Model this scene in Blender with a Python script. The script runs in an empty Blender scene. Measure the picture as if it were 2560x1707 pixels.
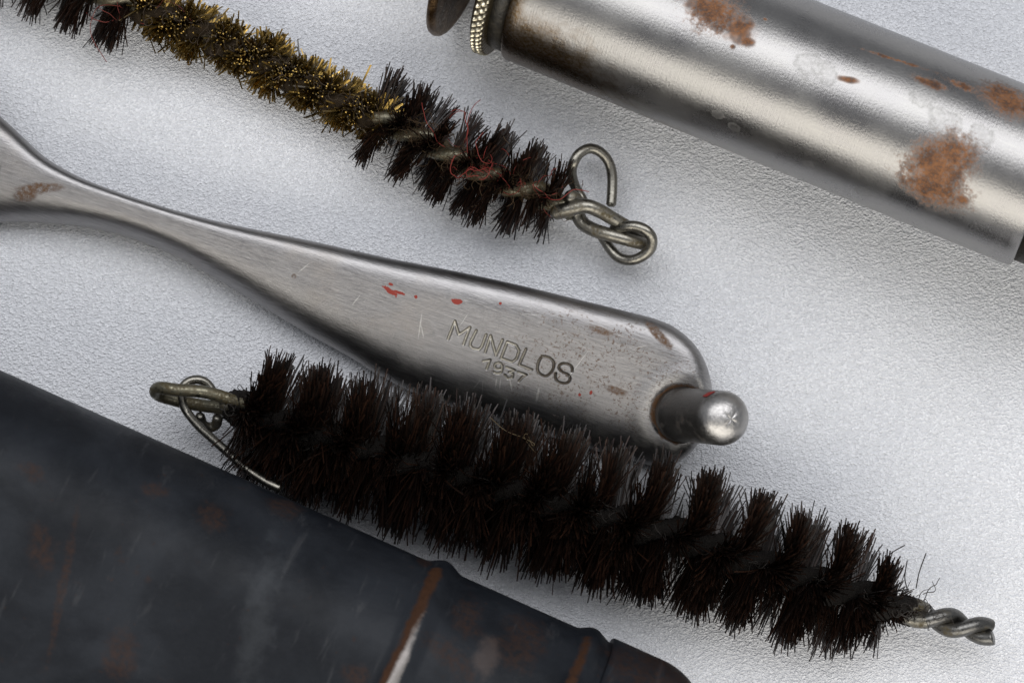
import bpy, math, random
import numpy as np
from mathutils import Vector, Matrix

rng = np.random.default_rng(7)
random.seed(7)
scene = bpy.context.scene
scene.unit_settings.system = 'METRIC'
scene.unit_settings.scale_length = 0.01          # one unit = one centimetre
COL = scene.collection

# ------------------------------------------------------------------ camera
LENS = 94.0
DIST = 23.5
SX, SY = 0.03, 0.12
TARGET = np.array([0.0, 0.0, 0.3])
Rv = np.array([math.sqrt(1 - SX * SX), 0.0, SX])
ux_ = -SX * SY / Rv[0]
Uv = np.array([ux_, math.sqrt(1 - ux_ ** 2 - SY * SY), SY])
Bv = np.cross(Rv, Uv)
CAM = TARGET + Bv * DIST
cam_data = bpy.data.cameras.new('camera')
cam = bpy.data.objects.new('camera', cam_data)
COL.objects.link(cam)
m = Matrix.Identity(4)
for i in range(3):
    m[i][0] = Rv[i]; m[i][1] = Uv[i]; m[i][2] = Bv[i]; m[i][3] = CAM[i]
cam.matrix_world = m
cam_data.lens = LENS
cam_data.sensor_width = 36.0
cam_data.clip_start = 0.5
cam_data.clip_end = 500.0
cam_data.dof.use_dof = True
cam_data.dof.focus_distance = DIST - 0.25
cam_data.dof.aperture_fstop = 0.42
scene.camera = cam

# ------------------------------------------------------------------ light
world = bpy.data.worlds.new('World')
scene.world = world
world.use_nodes = True
bg = world.node_tree.nodes['Background']
bg.inputs[0].default_value = (0.90, 0.93, 1.0, 1)
bg.inputs[1].default_value = 0.25


def area_light(name, azim_vec, zen_deg, dist, sx, sy, radiance, color, shift=(0, 0)):
    d = Vector((azim_vec[0] * math.sin(math.radians(zen_deg)), azim_vec[1] * math.sin(math.radians(zen_deg)), math.cos(math.radians(zen_deg))))
    li = bpy.data.lights.new(name, 'AREA')
    li.shape = 'RECTANGLE'
    li.size = sx
    li.size_y = sy
    li.energy = radiance * math.pi * sx * sy
    li.color = color
    o = bpy.data.objects.new(name, li)
    COL.objects.link(o)
    o.location = d * dist + Vector((shift[0], shift[1], 0))
    z = d.normalized()
    x = Vector((1, 0, 0))
    y = z.cross(x).normalized()
    x = y.cross(z)
    mm = Matrix((x, y, z)).transposed().to_4x4()
    mm.translation = o.location
    o.matrix_world = mm
    return o


area_light('overhead_area_light', (0, 1), 22, 60, 96, 38, 2.85, (0.97, 0.975, 1.0), (3, 0))  # large area lamp for the cool soft light from above
area_light('front_area_light', (0, -1), 55, 60, 110, 46, 2.3, (1.0, 0.95, 0.86))  # large area lamp for the warm light from the front

scene.view_settings.view_transform = 'Standard'
scene.view_settings.look = 'None'
scene.view_settings.exposure = 0.34
scene.view_settings.gamma = 1.0
scene.render.engine = 'CYCLES'

# ------------------------------------------------------------------ helpers
TPX = 18.0 / LENS / 1280.0


def P(px, py, z):
    d = Rv * ((px - 1280) * TPX) + Uv * ((853.5 - py) * TPX) - Bv
    t = (z - CAM[2]) / d[2]
    return CAM + d * t


def proj(p):
    q = np.asarray(p) - CAM
    w = -(q @ Bv)
    return np.stack([1280 + (q @ Rv) / w / TPX, 853.5 - (q @ Uv) / w / TPX], -1)


def catmull(pts, n, closed=False):
    pts = np.asarray(pts, float)
    if closed:
        p = np.vstack([pts[-1], pts, pts[0], pts[1]])
    else:
        p = np.vstack([2 * pts[0] - pts[1], pts, 2 * pts[-1] - pts[-2]])
    out = []
    segs = len(p) - 3
    for i in range(segs):
        p0, p1, p2, p3 = p[i:i + 4]
        t = np.linspace(0, 1, n, endpoint=False)[:, None]
        out.append(0.5 * ((2 * p1) + (-p0 + p2) * t + (2 * p0 - 5 * p1 + 4 * p2 - p3) * t ** 2 + (-p0 + 3 * p1 - 3 * p2 + p3) * t ** 3))
    out = np.vstack(out)
    if not closed:
        out = np.vstack([out, pts[-1]])
    return out


def resample(pts, step):
    d = np.r_[0, np.cumsum(np.linalg.norm(np.diff(pts, axis=0), axis=1))]
    n = max(2, int(d[-1] / step) + 1)
    s = np.linspace(0, d[-1], n)
    return np.stack([np.interp(s, d, pts[:, k]) for k in range(pts.shape[1])], 1), s


def frames(path):
    T = np.gradient(path, axis=0)
    T /= np.linalg.norm(T, axis=1)[:, None]
    N = np.zeros_like(T)
    a = np.array([0, 0, 1.0])
    if abs(T[0] @ a) > 0.9:
        a = np.array([0, 1.0, 0])
    n = a - T[0] * (a @ T[0])
    n /= np.linalg.norm(n)
    for i in range(len(T)):
        n = n - T[i] * (n @ T[i])
        n /= np.linalg.norm(n)
        N[i] = n
    return T, N, np.cross(T, N)


class MB:
    def __init__(self):
        self.v = []; self.f = []; self.n = 0; self.attr = []

    def add(self, v, f, a=None):
        v = np.asarray(v, float)
        self.v.append(v)
        self.f += [tuple(int(i) + self.n for i in q) for q in f]
        self.attr.append(np.zeros(len(v)) if a is None else np.broadcast_to(np.asarray(a, float), (len(v),)))
        self.n += len(v)

    def tube(self, path, rad, sides=10, a=None, cap=True):
        path = np.asarray(path, float)
        K = len(path)
        rad = np.broadcast_to(np.asarray(rad, float), (K,))
        T, N, B = frames(path)
        if cap:   # rounded caps
            e0 = [path[0] - T[0] * rad[0] * c for c in (0.55,)]
            path = np.vstack([e0[0], path, path[-1] + T[-1] * rad[-1] * 0.45])
            rad = np.r_[rad[0] * 0.55, rad, rad[-1] * 0.6]
            T = np.vstack([T[0], T, T[-1]]); N = np.vstack([N[0], N, N[-1]]); B = np.vstack([B[0], B, B[-1]])
            K += 2
        th = np.linspace(0, 2 * np.pi, sides, endpoint=False)
        v = path[:, None] + rad[:, None, None] * (np.cos(th)[None, :, None] * N[:, None] + np.sin(th)[None, :, None] * B[:, None])
        f = []
        for i in range(K - 1):
            for j in range(sides):
                k = (j + 1) % sides
                f.append((i * sides + j, i * sides + k, (i + 1) * sides + k, (i + 1) * sides + j))
        f.append(tuple(range(sides))[::-1])
        f.append(tuple((K - 1) * sides + j for j in range(sides)))
        self.add(v.reshape(-1, 3), f, a)

    def grid(self, V, close_u=False, close_v=True, a=None, caps=False):
        nu, nv = V.shape[:2]
        f = []
        for i in range(nu - 1):
            for j in range(nv if close_v else nv - 1):
                k = (j + 1) % nv
                f.append((i * nv + j, i * nv + k, (i + 1) * nv + k, (i + 1) * nv + j))
        if caps:
            f.append(tuple(range(nv))[::-1])
            f.append(tuple((nu - 1) * nv + j for j in range(nv)))
        self.add(V.reshape(-1, 3), f, None if a is None else np.asarray(a).reshape(-1))

    def build(self, name, mat, parent=None, attr=None, smooth=True, fix=True):
        me = bpy.data.meshes.new(name)
        v = np.vstack(self.v)
        me.from_pydata(v.tolist(), [], self.f)
        if smooth:
            me.polygons.foreach_set('use_smooth', np.ones(len(me.polygons), bool))
        if attr:
            at = me.attributes.new(attr, 'FLOAT', 'POINT')
            at.data.foreach_set('value', np.concatenate(self.attr).astype(np.float32))
        if fix:
            import bmesh
            bm = bmesh.new(); bm.from_mesh(me)
            bmesh.ops.recalc_face_normals(bm, faces=bm.faces)
            bm.to_mesh(me); bm.free()
        me.materials.append(mat)
        me.update()
        o = bpy.data.objects.new(name, me)
        COL.objects.link(o)
        o.parent = parent
        return o


def thing(name, label, cat, loc, mat3=None):
    o = bpy.data.objects.new(name, None)
    o.empty_display_size = 0.3
    COL.objects.link(o)
    mm = (mat3 or Matrix.Identity(3)).to_4x4()
    mm.translation = Vector(loc)
    o.matrix_world = mm
    o['label'] = label
    o['category'] = cat
    return o


def sm(x, a, b):
    t = np.clip((x - a) / (b - a), 0, 1)
    return t * t * (3 - 2 * t)


# ------------------------------------------------------------------ materials
class Nodes:
    def __init__(self, name):
        self.mat = bpy.data.materials.new(name)
        self.mat.use_nodes = True
        self.nt = self.mat.node_tree
        self.b = self.nt.nodes['Principled BSDF']

    def n(self, t, **kw):
        nd = self.nt.nodes.new(t)
        for k, v in kw.items():
            setattr(nd, k, v)
        return nd

    def l(self, a, b):
        self.nt.links.new(a, b)

    def val(self, sock, v):
        if hasattr(v, 'is_output'):
            self.l(v, sock)
        elif isinstance(v, (tuple, list)) and len(v) == 3 and sock.type == 'RGBA':
            sock.default_value = (*v, 1)
        else:
            sock.default_value = v

    def math(self, op, a, b=0.0, c=0.0, clamp=False):
        nd = self.n('ShaderNodeMath', operation=op, use_clamp=clamp)
        self.val(nd.inputs[0], a); self.val(nd.inputs[1], b); self.val(nd.inputs[2], c)
        return nd.outputs[0]

    def vmath(self, op, a, b=(0, 0, 0)):
        nd = self.n('ShaderNodeVectorMath', operation=op)
        self.val(nd.inputs[0], a); self.val(nd.inputs[1], b)
        return nd.outputs['Value'] if op == 'LENGTH' else nd.outputs['Vector']

    def mapping(self, vec, scale=(1, 1, 1), rot=(0, 0, 0), loc=(0, 0, 0)):
        nd = self.n('ShaderNodeMapping')
        self.l(vec, nd.inputs[0])
        nd.inputs[1].default_value = loc; nd.inputs[2].default_value = rot; nd.inputs[3].default_value = scale
        return nd.outputs[0]

    def noise(self, vec, scale, detail=4, rough=0.55, dist=0.0):
        nd = self.n('ShaderNodeTexNoise')
        self.l(vec, nd.inputs['Vector'])
        nd.inputs['Scale'].default_value = scale; nd.inputs['Detail'].default_value = detail
        nd.inputs['Roughness'].default_value = rough; nd.inputs['Distortion'].default_value = dist
        return nd.outputs[0]

    def voronoi(self, vec, scale, feature='F1', rnd=1.0):
        nd = self.n('ShaderNodeTexVoronoi', feature=feature)
        self.l(vec, nd.inputs['Vector'])
        nd.inputs['Scale'].default_value = scale
        nd.inputs['Randomness'].default_value = rnd
        return nd.outputs[0]

    def ramp(self, x, a, b, lo=0.0, hi=1.0, interp='SMOOTHSTEP'):
        nd = self.n('ShaderNodeMapRange', interpolation_type=interp)
        self.val(nd.inputs[0], x)
        nd.inputs[1].default_value = a; nd.inputs[2].default_value = b
        nd.inputs[3].default_value = lo; nd.inputs[4].default_value = hi
        return nd.outputs[0]

    def mix(self, fac, a, b):
        nd = self.n('ShaderNodeMix', data_type='RGBA')
        self.val(nd.inputs[0], fac); self.val(nd.inputs[6], a); self.val(nd.inputs[7], b)
        return nd.outputs[2]

    def fmix(self, fac, a, b):
        nd = self.n('ShaderNodeMix', data_type='FLOAT')
        self.val(nd.inputs[0], fac); self.val(nd.inputs[2], a); self.val(nd.inputs[3], b)
        return nd.outputs[0]

    def mx(self, *s):
        r = s[0]
        for q in s[1:]:
            r = self.math('MAXIMUM', r, q)
        return r

    def patch(self, vec, c, r, rot, noise, amt, soft):
        v = self.vmath('SUBTRACT', vec, (c[0], c[1], 0))
        if rot:
            nd = self.n('ShaderNodeVectorRotate', rotation_type='Z_AXIS')
            self.l(v, nd.inputs['Vector']); nd.inputs['Angle'].default_value = -rot
            v = nd.outputs[0]
        v = self.vmath('MULTIPLY', v, (1 / r[0], 1 / r[1], 0))
        d = self.vmath('LENGTH', v)
        d = self.math('MULTIPLY_ADD', self.math('SUBTRACT', noise, 0.5), amt, d)
        return self.ramp(d, 1 + soft, 1 - soft)

    def bump(self, h, strength, dist, normal=None):
        nd = self.n('ShaderNodeBump')
        nd.inputs['Strength'].default_value = strength; nd.inputs['Distance'].default_value = dist
        self.l(h, nd.inputs['Height'])
        if normal is not None:
            self.l(normal, nd.inputs['Normal'])
        return nd.outputs[0]

    def obj(self):
        return self.n('ShaderNodeTexCoord').outputs['Object']

    def attr(self, name):
        return self.n('ShaderNodeAttribute', attribute_name=name).outputs['Fac']

    def set(self, **kw):
        names = dict(color='Base Color', rough='Roughness', metal='Metallic', normal='Normal', spec='Specular IOR Level', sheen='Sheen Weight')
        for k, v in kw.items():
            self.val(self.b.inputs[names[k]], v)
        return self.mat


def mat_surface():
    N = Nodes('white_grained_board')
    o = N.obj()
    a = math.radians(-50)
    v1 = N.mapping(o, (0.80, 1.15, 1), (0, 0, a))
    cell = N.voronoi(v1, 36, 'F1')
    n1 = N.math('MULTIPLY_ADD', N.noise(v1, 70, 1, 0.5), 0.7, N.math('MULTIPLY', N.math('SUBTRACT', 1.0, cell), 0.45))
    n2 = N.noise(N.mapping(o, (0.55, 1.2, 1), (0, 0, a), (3, 7, 0)), 11, 2, 0.5, 0.0)
    h = N.math('MULTIPLY_ADD', n2, 0.12, N.math('MULTIPLY', n1, 0.9))
    nrm = N.bump(h, 1.0, 0.036)
    tone = N.ramp(N.noise(o, 1.1, 4), 0.3, 0.75)
    c = N.mix(tone, (0.70, 0.71, 0.74), (0.75, 0.757, 0.78))
    c = N.mix(N.ramp(n1, 0.50, 0.86), N.mix(0.5, c, (0.52, 0.532, 0.56)), N.mix(0.6, c, (0.86, 0.872, 0.90)))  # grain sparkle put into the colour: lighter on the bumps, darker between
    speck = N.ramp(N.noise(N.mapping(o, (1, 1, 1), (0, 0, 0), (5, 1, 0)), 17, 2, 0.6), 0.755, 0.80)
    c = N.mix(N.math('MULTIPLY', speck, 0.55), c, (0.20, 0.17, 0.12))
    return N.set(color=c, rough=0.60, normal=nrm, spec=0.22)


def mat_bristle():
    N = Nodes('black_brown_bristle')
    s = N.attr('shade')
    c = N.mix(s, (0.004, 0.0033, 0.003), (0.034, 0.015, 0.0085))
    return N.set(color=c, rough=0.34, spec=0.24)


def mat_brass_wire():
    N = Nodes('dull_brass_wire')
    s = N.attr('shade')
    c = N.mix(s, (0.016, 0.011, 0.004), (0.42, 0.28, 0.08))
    return N.set(color=c, rough=0.33, metal=N.ramp(s, 0.0, 0.35))


def mat_wire(name, grime, tint=(0.20, 0.19, 0.165)):
    N = Nodes(name)
    o = N.obj()
    g = N.ramp(N.noise(o, 7, 5, 0.6), 0.62 - grime, 0.80 - grime * 0.6)
    fine = N.noise(o, 40, 3)
    g = N.math('MULTIPLY', g, N.ramp(fine, 0.25, 0.6))
    c = N.mix(g, tint, (0.055, 0.040, 0.014))
    r = N.fmix(g, N.ramp(fine, 0.3, 0.7, 0.26, 0.40), 0.6)
    return N.set(color=c, rough=r, metal=N.math('SUBTRACT', 1.0, N.math('MULTIPLY', g, 0.7)), normal=N.bump(fine, 0.25, 0.008))


def mat_felt(name, c1, c2):
    N = Nodes(name)
    o = N.obj()
    n = N.noise(o, 22, 5, 0.65)
    return N.set(color=N.mix(n, c1, c2), rough=0.85, normal=N.bump(n, 1.0, 0.03), spec=0.2)


def mat_lint(name, c):
    N = Nodes(name)
    return N.set(color=c, rough=0.7)


# ------------------------------------------------------------------ table surface
mb = MB()
g = 90.0
mb.add([(-g, -g, 0), (g, -g, 0), (g, g, 0), (-g, g, 0)], [(0, 1, 2, 3)])
surf = mb.build('table_surface', mat_surface(), None, fix=False)
surf['kind'] = 'structure'
surf['label'] = 'white finely grained board the tools lie on'


# ------------------------------------------------------------------ steel hand tool
def local_frame(pa, pb):
    e = pb - pa
    e = e / np.linalg.norm(e)
    up = np.array([0, 0, 1.0])
    v = np.cross(up, e); v /= np.linalg.norm(v)
    w = np.cross(e, v)
    return e, v, w


def mat3(e, v, w):
    return Matrix(((e[0], v[0], w[0]), (e[1], v[1], w[1]), (e[2], v[2], w[2])))


TZ = 0.31            # height of the widest line of the tool
TT = 0.56            # height of the flat top
t_org = P(1665, 1010, 0); t_left = P(0, 445, 0)
te, tv, tw = local_frame(t_left * np.array([1, 1, 0]), t_org * np.array([1, 1, 0]))
t_org = np.array([t_org[0], t_org[1], 0])


def tool_uv(px, py, z):
    d = P(px, py, z) - t_org
    return np.array([d @ te, d @ tv])


D2N = 2560 / 2352.0
up_px = [(-330, 150), (-240, 60), (-150, 90), (-70, 200), (0, 291), (44, 332), (109, 392), (163, 427), (240, 463), (381, 512), (544, 557), (762, 604), (980, 653), (1143, 686), (1306, 722), (1469, 762), (1578, 789), (1640, 806), (1687, 828), (1729, 864), (1757, 905), (1775, 955), (1782, 1010)]
lo_px = [(-330, 700), (-240, 700), (-160, 620), (-80, 565), (0, 550), (109, 553), (218, 566), (327, 593), (435, 637), (544, 697), (653, 762), (762, 827), (871, 887), (950, 935), (1049, 983), (1200, 1034), (1350, 1078), (1500, 1124), (1580, 1146), (1635, 1160), (1680, 1160), (1722, 1136), (1755, 1095), (1775, 1052), (1782, 1010)]
upc = catmull([tool_uv(x, y, TZ) for x, y in up_px], 24)
loc_ = catmull([tool_uv(x, y, TZ) for x, y in lo_px], 24)
U_end = min(upc[-1, 0], loc_[-1, 0])
# letters
LT = {'M': [(235, 395), (335, 140), (395, 335), (555, 230), (460, 475)],
      'U': [(650, 275), (565, 440), (560, 490), (600, 530), (690, 548), (730, 510), (795, 335)],
      'N': [(780, 590), (860, 350), (940, 635), (1035, 410)],
      'D': [(1015, 672), (1105, 440), (1235, 490), (1280, 570), (1245, 680), (1180, 730), (1015, 672)],
      'L': [(1380, 545), (1280, 770), (1470, 840)],
      'O': [(1620, 650), (1700, 665), (1770, 710), (1792, 775), (1765, 860), (1690, 930), (1620, 920), (1562, 870), (1550, 800), (1575, 710), (1620, 650)],
      'S': [(2060, 870), (2060, 820), (2020, 775), (1930, 755), (1875, 780), (1870, 830), (1920, 880), (1990, 910), (2030, 960), (2010, 1020), (1940, 1040), (1850, 1010), (1815, 950), (1820, 895)]}
DG = {'1': [(750, 715), (855, 697), (805, 825)],
      '9': [(1035, 785), (1000, 742), (940, 748), (922, 795), (960, 828), (1022, 822), (1035, 785), (1020, 868), (970, 890), (915, 870)],
      '3': [(1095, 800), (1218, 848), (1140, 872), (1192, 900), (1182, 950), (1115, 960), (1072, 915)],
      '7': [(1265, 870), (1390, 915), (1330, 945), (1280, 1005)]}
segs = []
for grp, hw in ((LT, 0.0125), (DG, 0.0120)):
    for k, pl in grp.items():
        q = np.array([tool_uv(1080 + x / 5.88, 780 + y / 5.88, TT) for x, y in pl])
        if k in 'OS9':
            q = catmull(q, 5)
        for a_, b_ in zip(q[:-1], q[1:]):
            segs.append((a_, b_, hw))
su = np.array([s[0] for s in segs] + [s[1] for s in segs])
LU0, LU1 = su[:, 0].min() - 0.04, su[:, 0].max() + 0.04
LV0, LV1 = su[:, 1].min() - 0.04, su[:, 1].max() + 0.04
U0 = tool_uv(-240, 380, TZ)[0]
us = np.concatenate([np.arange(U0, LU0, 0.035), np.arange(LU0, LU1, 0.0052), np.arange(LU1, U_end - 0.36, 0.03), U_end - 0.36 * (1 - np.sin(np.linspace(0, np.pi / 2, 40)) ** 1.0)])
us[-1] = U_end - 1e-4


def edge_at(curve, u):
    o = np.argsort(curve[:, 0], kind='stable')
    return np.interp(u, curve[o, 0], curve[o, 1])


vu = edge_at(upc, us); vl = edge_at(loc_, us)
end_up = upc[-1, 1]
NT, NB = 300, 36
# dense strips across the top around the lettering
s_top = np.linspace(0, 1, NT)
V = np.zeros((len(us), NT + NB, 3))
ENG = np.zeros((len(us), NT + NB))
A_ = np.array([s[0] for s in segs]); B_ = np.array([s[1] for s in segs]); H_ = np.array([s[2] for s in segs])
pin_c = tool_uv(1702, 1033, TT)
hole_c = tool_uv(-90, 420, TT)
for i, u in enumerate(us):
    w = max((vu[i] - vl[i]) / 2, 1e-4); c = (vu[i] + vl[i]) / 2
    tend = np.clip((u - (U_end - 0.42)) / 0.42, 0, 1)
    hs = (1 - tend ** 2.6) ** 0.5 if tend < 1 else 0.0
    thick = 0.20 + 0.05 * sm(u, -4.0, -1.5)
    zt_mid = TT - 0.02 * sm(-u, 0.5, 5)
    tz = zt_mid - TZ
    hz = max(tz * hs, 1e-4)
    # top strip
    x = np.cos(np.pi * (1 - s_top))
    lin = np.linspace(-1, 1, NT)
    x = 0.35 * x + 0.65 * lin
    nexp = 2.55 + 0.35 * sm(u, -3.5, -1.0)
    # asymmetry: softer shoulder on the lower (front) side
    ze = np.where(x > 0, (1 - np.abs(x) ** (nexp + 3.2)) ** (1 / 1.5), (1 - np.abs(x) ** (nexp - 0.05 + 0.8 * sm(u, -4.2, -1.8))) ** (1 / (1.75 + 0.15 * sm(u, -4.2, -1.8))))
    yt = c + w * x
    zt = TZ + hz * ze
    zt = zt + (yt - c) * 0.30 * hs          # the tool lies rolled a little to the front
    # groove where the letters are struck
    if LU0 < u < LU1:
        sel = (yt > LV0) & (yt < LV1)
        if sel.any():
            p = np.stack([np.full(sel.sum(), u), yt[sel]], 1)
            ab = B_ - A_
            t = np.clip(((p[:, None] - A_) * ab).sum(-1) / ((ab ** 2).sum(-1) + 1e-12), 0, 1)
            d = np.linalg.norm(p[:, None] - (A_ + ab * t[..., None]), axis=-1)
            r = (d / H_).min(1)
            gro = 1 - sm(r, 0.35, 1.1)
            lip = np.exp(-((r - 1.45) / 0.28) ** 2)
            zt[sel] += -0.016 * gro + 0.0016 * lip
            ENG[i, np.where(sel)[0]] = gro
    # shallow swelling and pressed ring about the stud
    dp = np.hypot(u - pin_c[0], yt - pin_c[1])
    zt += 0.014 * np.exp(-((dp - 0.33) / 0.075) ** 2) * hs - 0.03 * (1 - sm(dp, 0.225, 0.26)) * hs
    zt -= 0.42 * (1 - sm(np.hypot(u - hole_c[0], yt - hole_c[1]), 0.20, 0.28))
    V[i, :NT, 0] = u; V[i, :NT, 1] = yt; V[i, :NT, 2] = zt
    # underside
    th = np.linspace(0, np.pi, NB + 2)[1:-1]
    xb = np.cos(th)
    V[i, NT:, 0] = u; V[i, NT:, 1] = c + w * np.sign(xb) * np.abs(xb) ** 0.8
    V[i, NT:, 2] = TZ - 0.25 * hs * np.abs(np.sin(th)) ** 0.8 + (V[i, NT:, 1] - c) * 0.30 * hs


def mat_tool():
    N = Nodes('worn_polished_steel')
    o = N.obj()
    streak = N.noise(N.mapping(o, (1.6, 22, 6), (0, 0, 0.04)), 3.2, 6, 0.65, 0.3)
    brush = N.noise(N.mapping(o, (5, 90, 20), (0, 0, -0.02)), 2.0, 3, 0.6)
    cloud = N.noise(o, 2.3, 5, 0.6)
    fine = N.noise(o, 55, 4, 0.6)
    c = N.mix(N.ramp(streak, 0.30, 0.72), (0.225, 0.219, 0.22), (0.31, 0.303, 0.30))
    c = N.mix(N.math('MULTIPLY', N.ramp(cloud, 0.5, 0.75), 0.35), c, (0.30, 0.27, 0.24))
    # freckles of rust towards the stud end
    zone = N.math('MULTIPLY', N.patch(o, tool_uv(1500, 930, TT), (0.75, 0.5), 0.0, N.noise(o, 2.6, 4), 1.5, 0.55), N.ramp(N.noise(o, 5, 3), 0.38, 0.6))
    pits = N.ramp(N.noise(o, 40, 3, 0.68), 0.53, 0.63)
    pit2 = N.ramp(N.noise(N.mapping(o, (1, 1, 1), (0, 0, 0), (4, 4, 1)), 9, 6, 0.7), 0.66, 0.74)
    rust = N.math('MULTIPLY', zone, pits)
    rust = N.mx(N.math('MULTIPLY', rust, 0.85), N.math('MULTIPLY', pit2, 0.30))
    nz = N.noise(o, 9, 5, 0.65)
    nzf = N.noise(o, 26, 5, 0.7)
    rp = []
    for (px, py, rx, ry, ro, am) in ((95, 470, 0.20, 0.045, 0.38, 0.9), (60, 485, 0.10, 0.05, 0.3, 1.0), (1500, 830, 0.10, 0.03, 0, 1.3), (1640, 835, 0.16, 0.04, -0.5, 1.6), (735, 690, 0.02, 0.02, 0, 0.6), (1540, 975, 0.09, 0.03, 0, 1.6)):
        k = N.patch(o, tool_uv(px, py, TT), (rx, ry), ro, nz, am, 0.35)
        rp.append(N.math('MULTIPLY', k, N.ramp(nzf, 0.25, 0.6)))
    rust = N.mx(rust, *rp)
    pr = N.ramp(N.math('MULTIPLY_ADD', N.math('SUBTRACT', nz, 0.5), 0.10, N.vmath('LENGTH', N.vmath('MULTIPLY', N.vmath('SUBTRACT', o, (pin_c[0], pin_c[1], 0)), (1, 1, 0)))), 0.243, 0.262, 1, 0)
    rust = N.mx(rust, N.math('MULTIPLY', pr, N.ramp(nzf, 0.1, 0.5, 0.5, 1)))
    c = N.mix(rust, c, N.mix(nzf, (0.028, 0.015, 0.006), (0.115, 0.053, 0.019)))
    eng = N.attr('engrave')
    sxy = N.n('ShaderNodeSeparateXYZ'); N.l(o, sxy.inputs[0])
    dk = N.ramp(N.math('MULTIPLY_ADD', N.math('SUBTRACT', nz, 0.5), 0.8, sxy.outputs[0]), LU0 + 0.2, LU1 - 0.1)
    c = N.mix(N.math('MULTIPLY', eng, N.fmix(dk, 0.55, 0.85)), c, N.mix(dk, (0.50, 0.47, 0.38), (0.05, 0.036, 0.02)))
    # red paint flecks
    paint = []
    for (px, py, rx, ry, ro) in ((975, 729, 0.075, 0.018, -0.28), (1000, 734, 0.05, 0.012, 0.0), (977, 713, 0.020, 0.012, 0), (1040, 744, 0.014, 0.018, 0.3), (1141, 756, 0.045, 0.022, 0.12), (1250, 762, 0.012, 0.012, 0), (1450, 984, 0.013, 0.013, 0), (1478, 980, 0.011, 0.018, 0)):
        paint.append(N.patch(o, tool_uv(px, py, TT), (rx, ry), ro, nzf, 2.1, 0.12))
    red = N.mx(*paint)
    c = N.mix(red, c, (0.20, 0.018, 0.008))
    # bright scratches
    sc = []
    for (px, py, ln, ro, wd) in ((1050, 815, 0.10, 1.75, 0.006), (1056, 828, 0.05, 2.1, 0.005), (1241, 953, 0.04, 1.75, 0.007), (1251, 957, 0.045, 1.8, 0.005), (1278, 959, 0.05, 2.1, 0.006), (1345, 985, 0.06, 1.7, 0.010), (1442, 915, 0.16, 1.25, 0.003), (1190, 960, 0.05, 1.2, 0.004), (1207, 965, 0.05, 1.9, 0.004), (890, 750, 0.05, 1.2, 0.005), (1425, 1055, 0.05, 1.2, 0.004), (1600, 870, 0.05, 0.5, 0.004), (1160, 800, 0.06, 1.3, 0.003), (1330, 790, 0.08, 0.2, 0.003), (760, 670, 0.06, 1.0, 0.005), (560, 560, 0.05, 0.3, 0.005)):
        sc.append(N.patch(o, tool_uv(px, py, TT), (ln, wd), ro, nzf, 0.5, 0.4))
    scr = N.mx(*sc)
    ring = N.ramp(N.math('ABSOLUTE', N.math('SUBTRACT', N.vmath('LENGTH', N.vmath('MULTIPLY', N.vmath('SUBTRACT', o, (pin_c[0], pin_c[1], 0)), (1, 1, 0))), 0.33)), 0.02, 0.10, 1, 0)
    scr = N.mx(scr, N.math('MULTIPLY', ring, N.ramp(brush, 0.5, 0.62, 0.15, 0.8)))
    hair = N.ramp(N.noise(N.mapping(o, (2, 70, 1), (0, 0, 1.1)), 1.7, 2, 0.5, 0.6), 0.70, 0.74)
    scr = N.mx(scr, N.math('MULTIPLY', hair, 0.5))
    c = N.mix(N.math('MULTIPLY', scr, 0.33), c, (0.72, 0.71, 0.68))
    dirt = N.mx(rust, red)
    r = N.fmix(dirt, N.ramp(N.math('ADD', streak, N.math('MULTIPLY', cloud, 0.6)), 0.5, 1.1, 0.33, 0.43), 0.65)
    h = N.math('MULTIPLY_ADD', brush, 0.55, N.math('MULTIPLY', fine, 0.5))
    return N.set(color=c, rough=r, metal=N.ramp(dirt, 0.4, 0.9, 1.0, 0.1), normal=N.bump(h, 0.35, 0.010))


M_TOOL = mat_tool()
tool = thing('takedown_tool', 'long polished steel hand tool stamped MUNDLOS 1937 with a stud at its broad end', 'hand tool', t_org, mat3(te, tv, tw))
mb = MB()
mb.grid(V, close_v=True, a=ENG, caps=True)
mb.build('handle', M_TOOL, tool, attr='engrave')


# stud
def mat_stud():
    N = Nodes('steel_stud_painted_shade')
    o = N.obj()
    n = N.noise(o, 7, 5, 0.6)
    nf = N.noise(o, 40, 4, 0.6)
    tip = N.attr('tip')
    c = N.mix(tip, (0.16, 0.154, 0.146), (0.36, 0.35, 0.34))  # darker shaft and brighter tip: reflections put into the colour
    r = N.math('MULTIPLY', N.ramp(n, 0.50, 0.74, 0, 0.7), N.math('SUBTRACT', 1.0, N.math('MULTIPLY', tip, 0.95)))
    c = N.mix(r, c, (0.050, 0.026, 0.014))
    c = N.mix(N.attr('redmark'), c, (0.40, 0.02, 0.015)) if False else c
    return N.set(color=c, rough=N.fmix(tip, 0.42, N.ramp(nf, 0.3, 0.7, 0.28, 0.46)), metal=N.math('SUBTRACT', 1.0, N.math('MULTIPLY', r, 0.8)), normal=N.bump(nf, 0.25, 0.012))


def to_local(o, p):
    return np.array(o.matrix_world.inverted() @ Vector(p))


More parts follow.
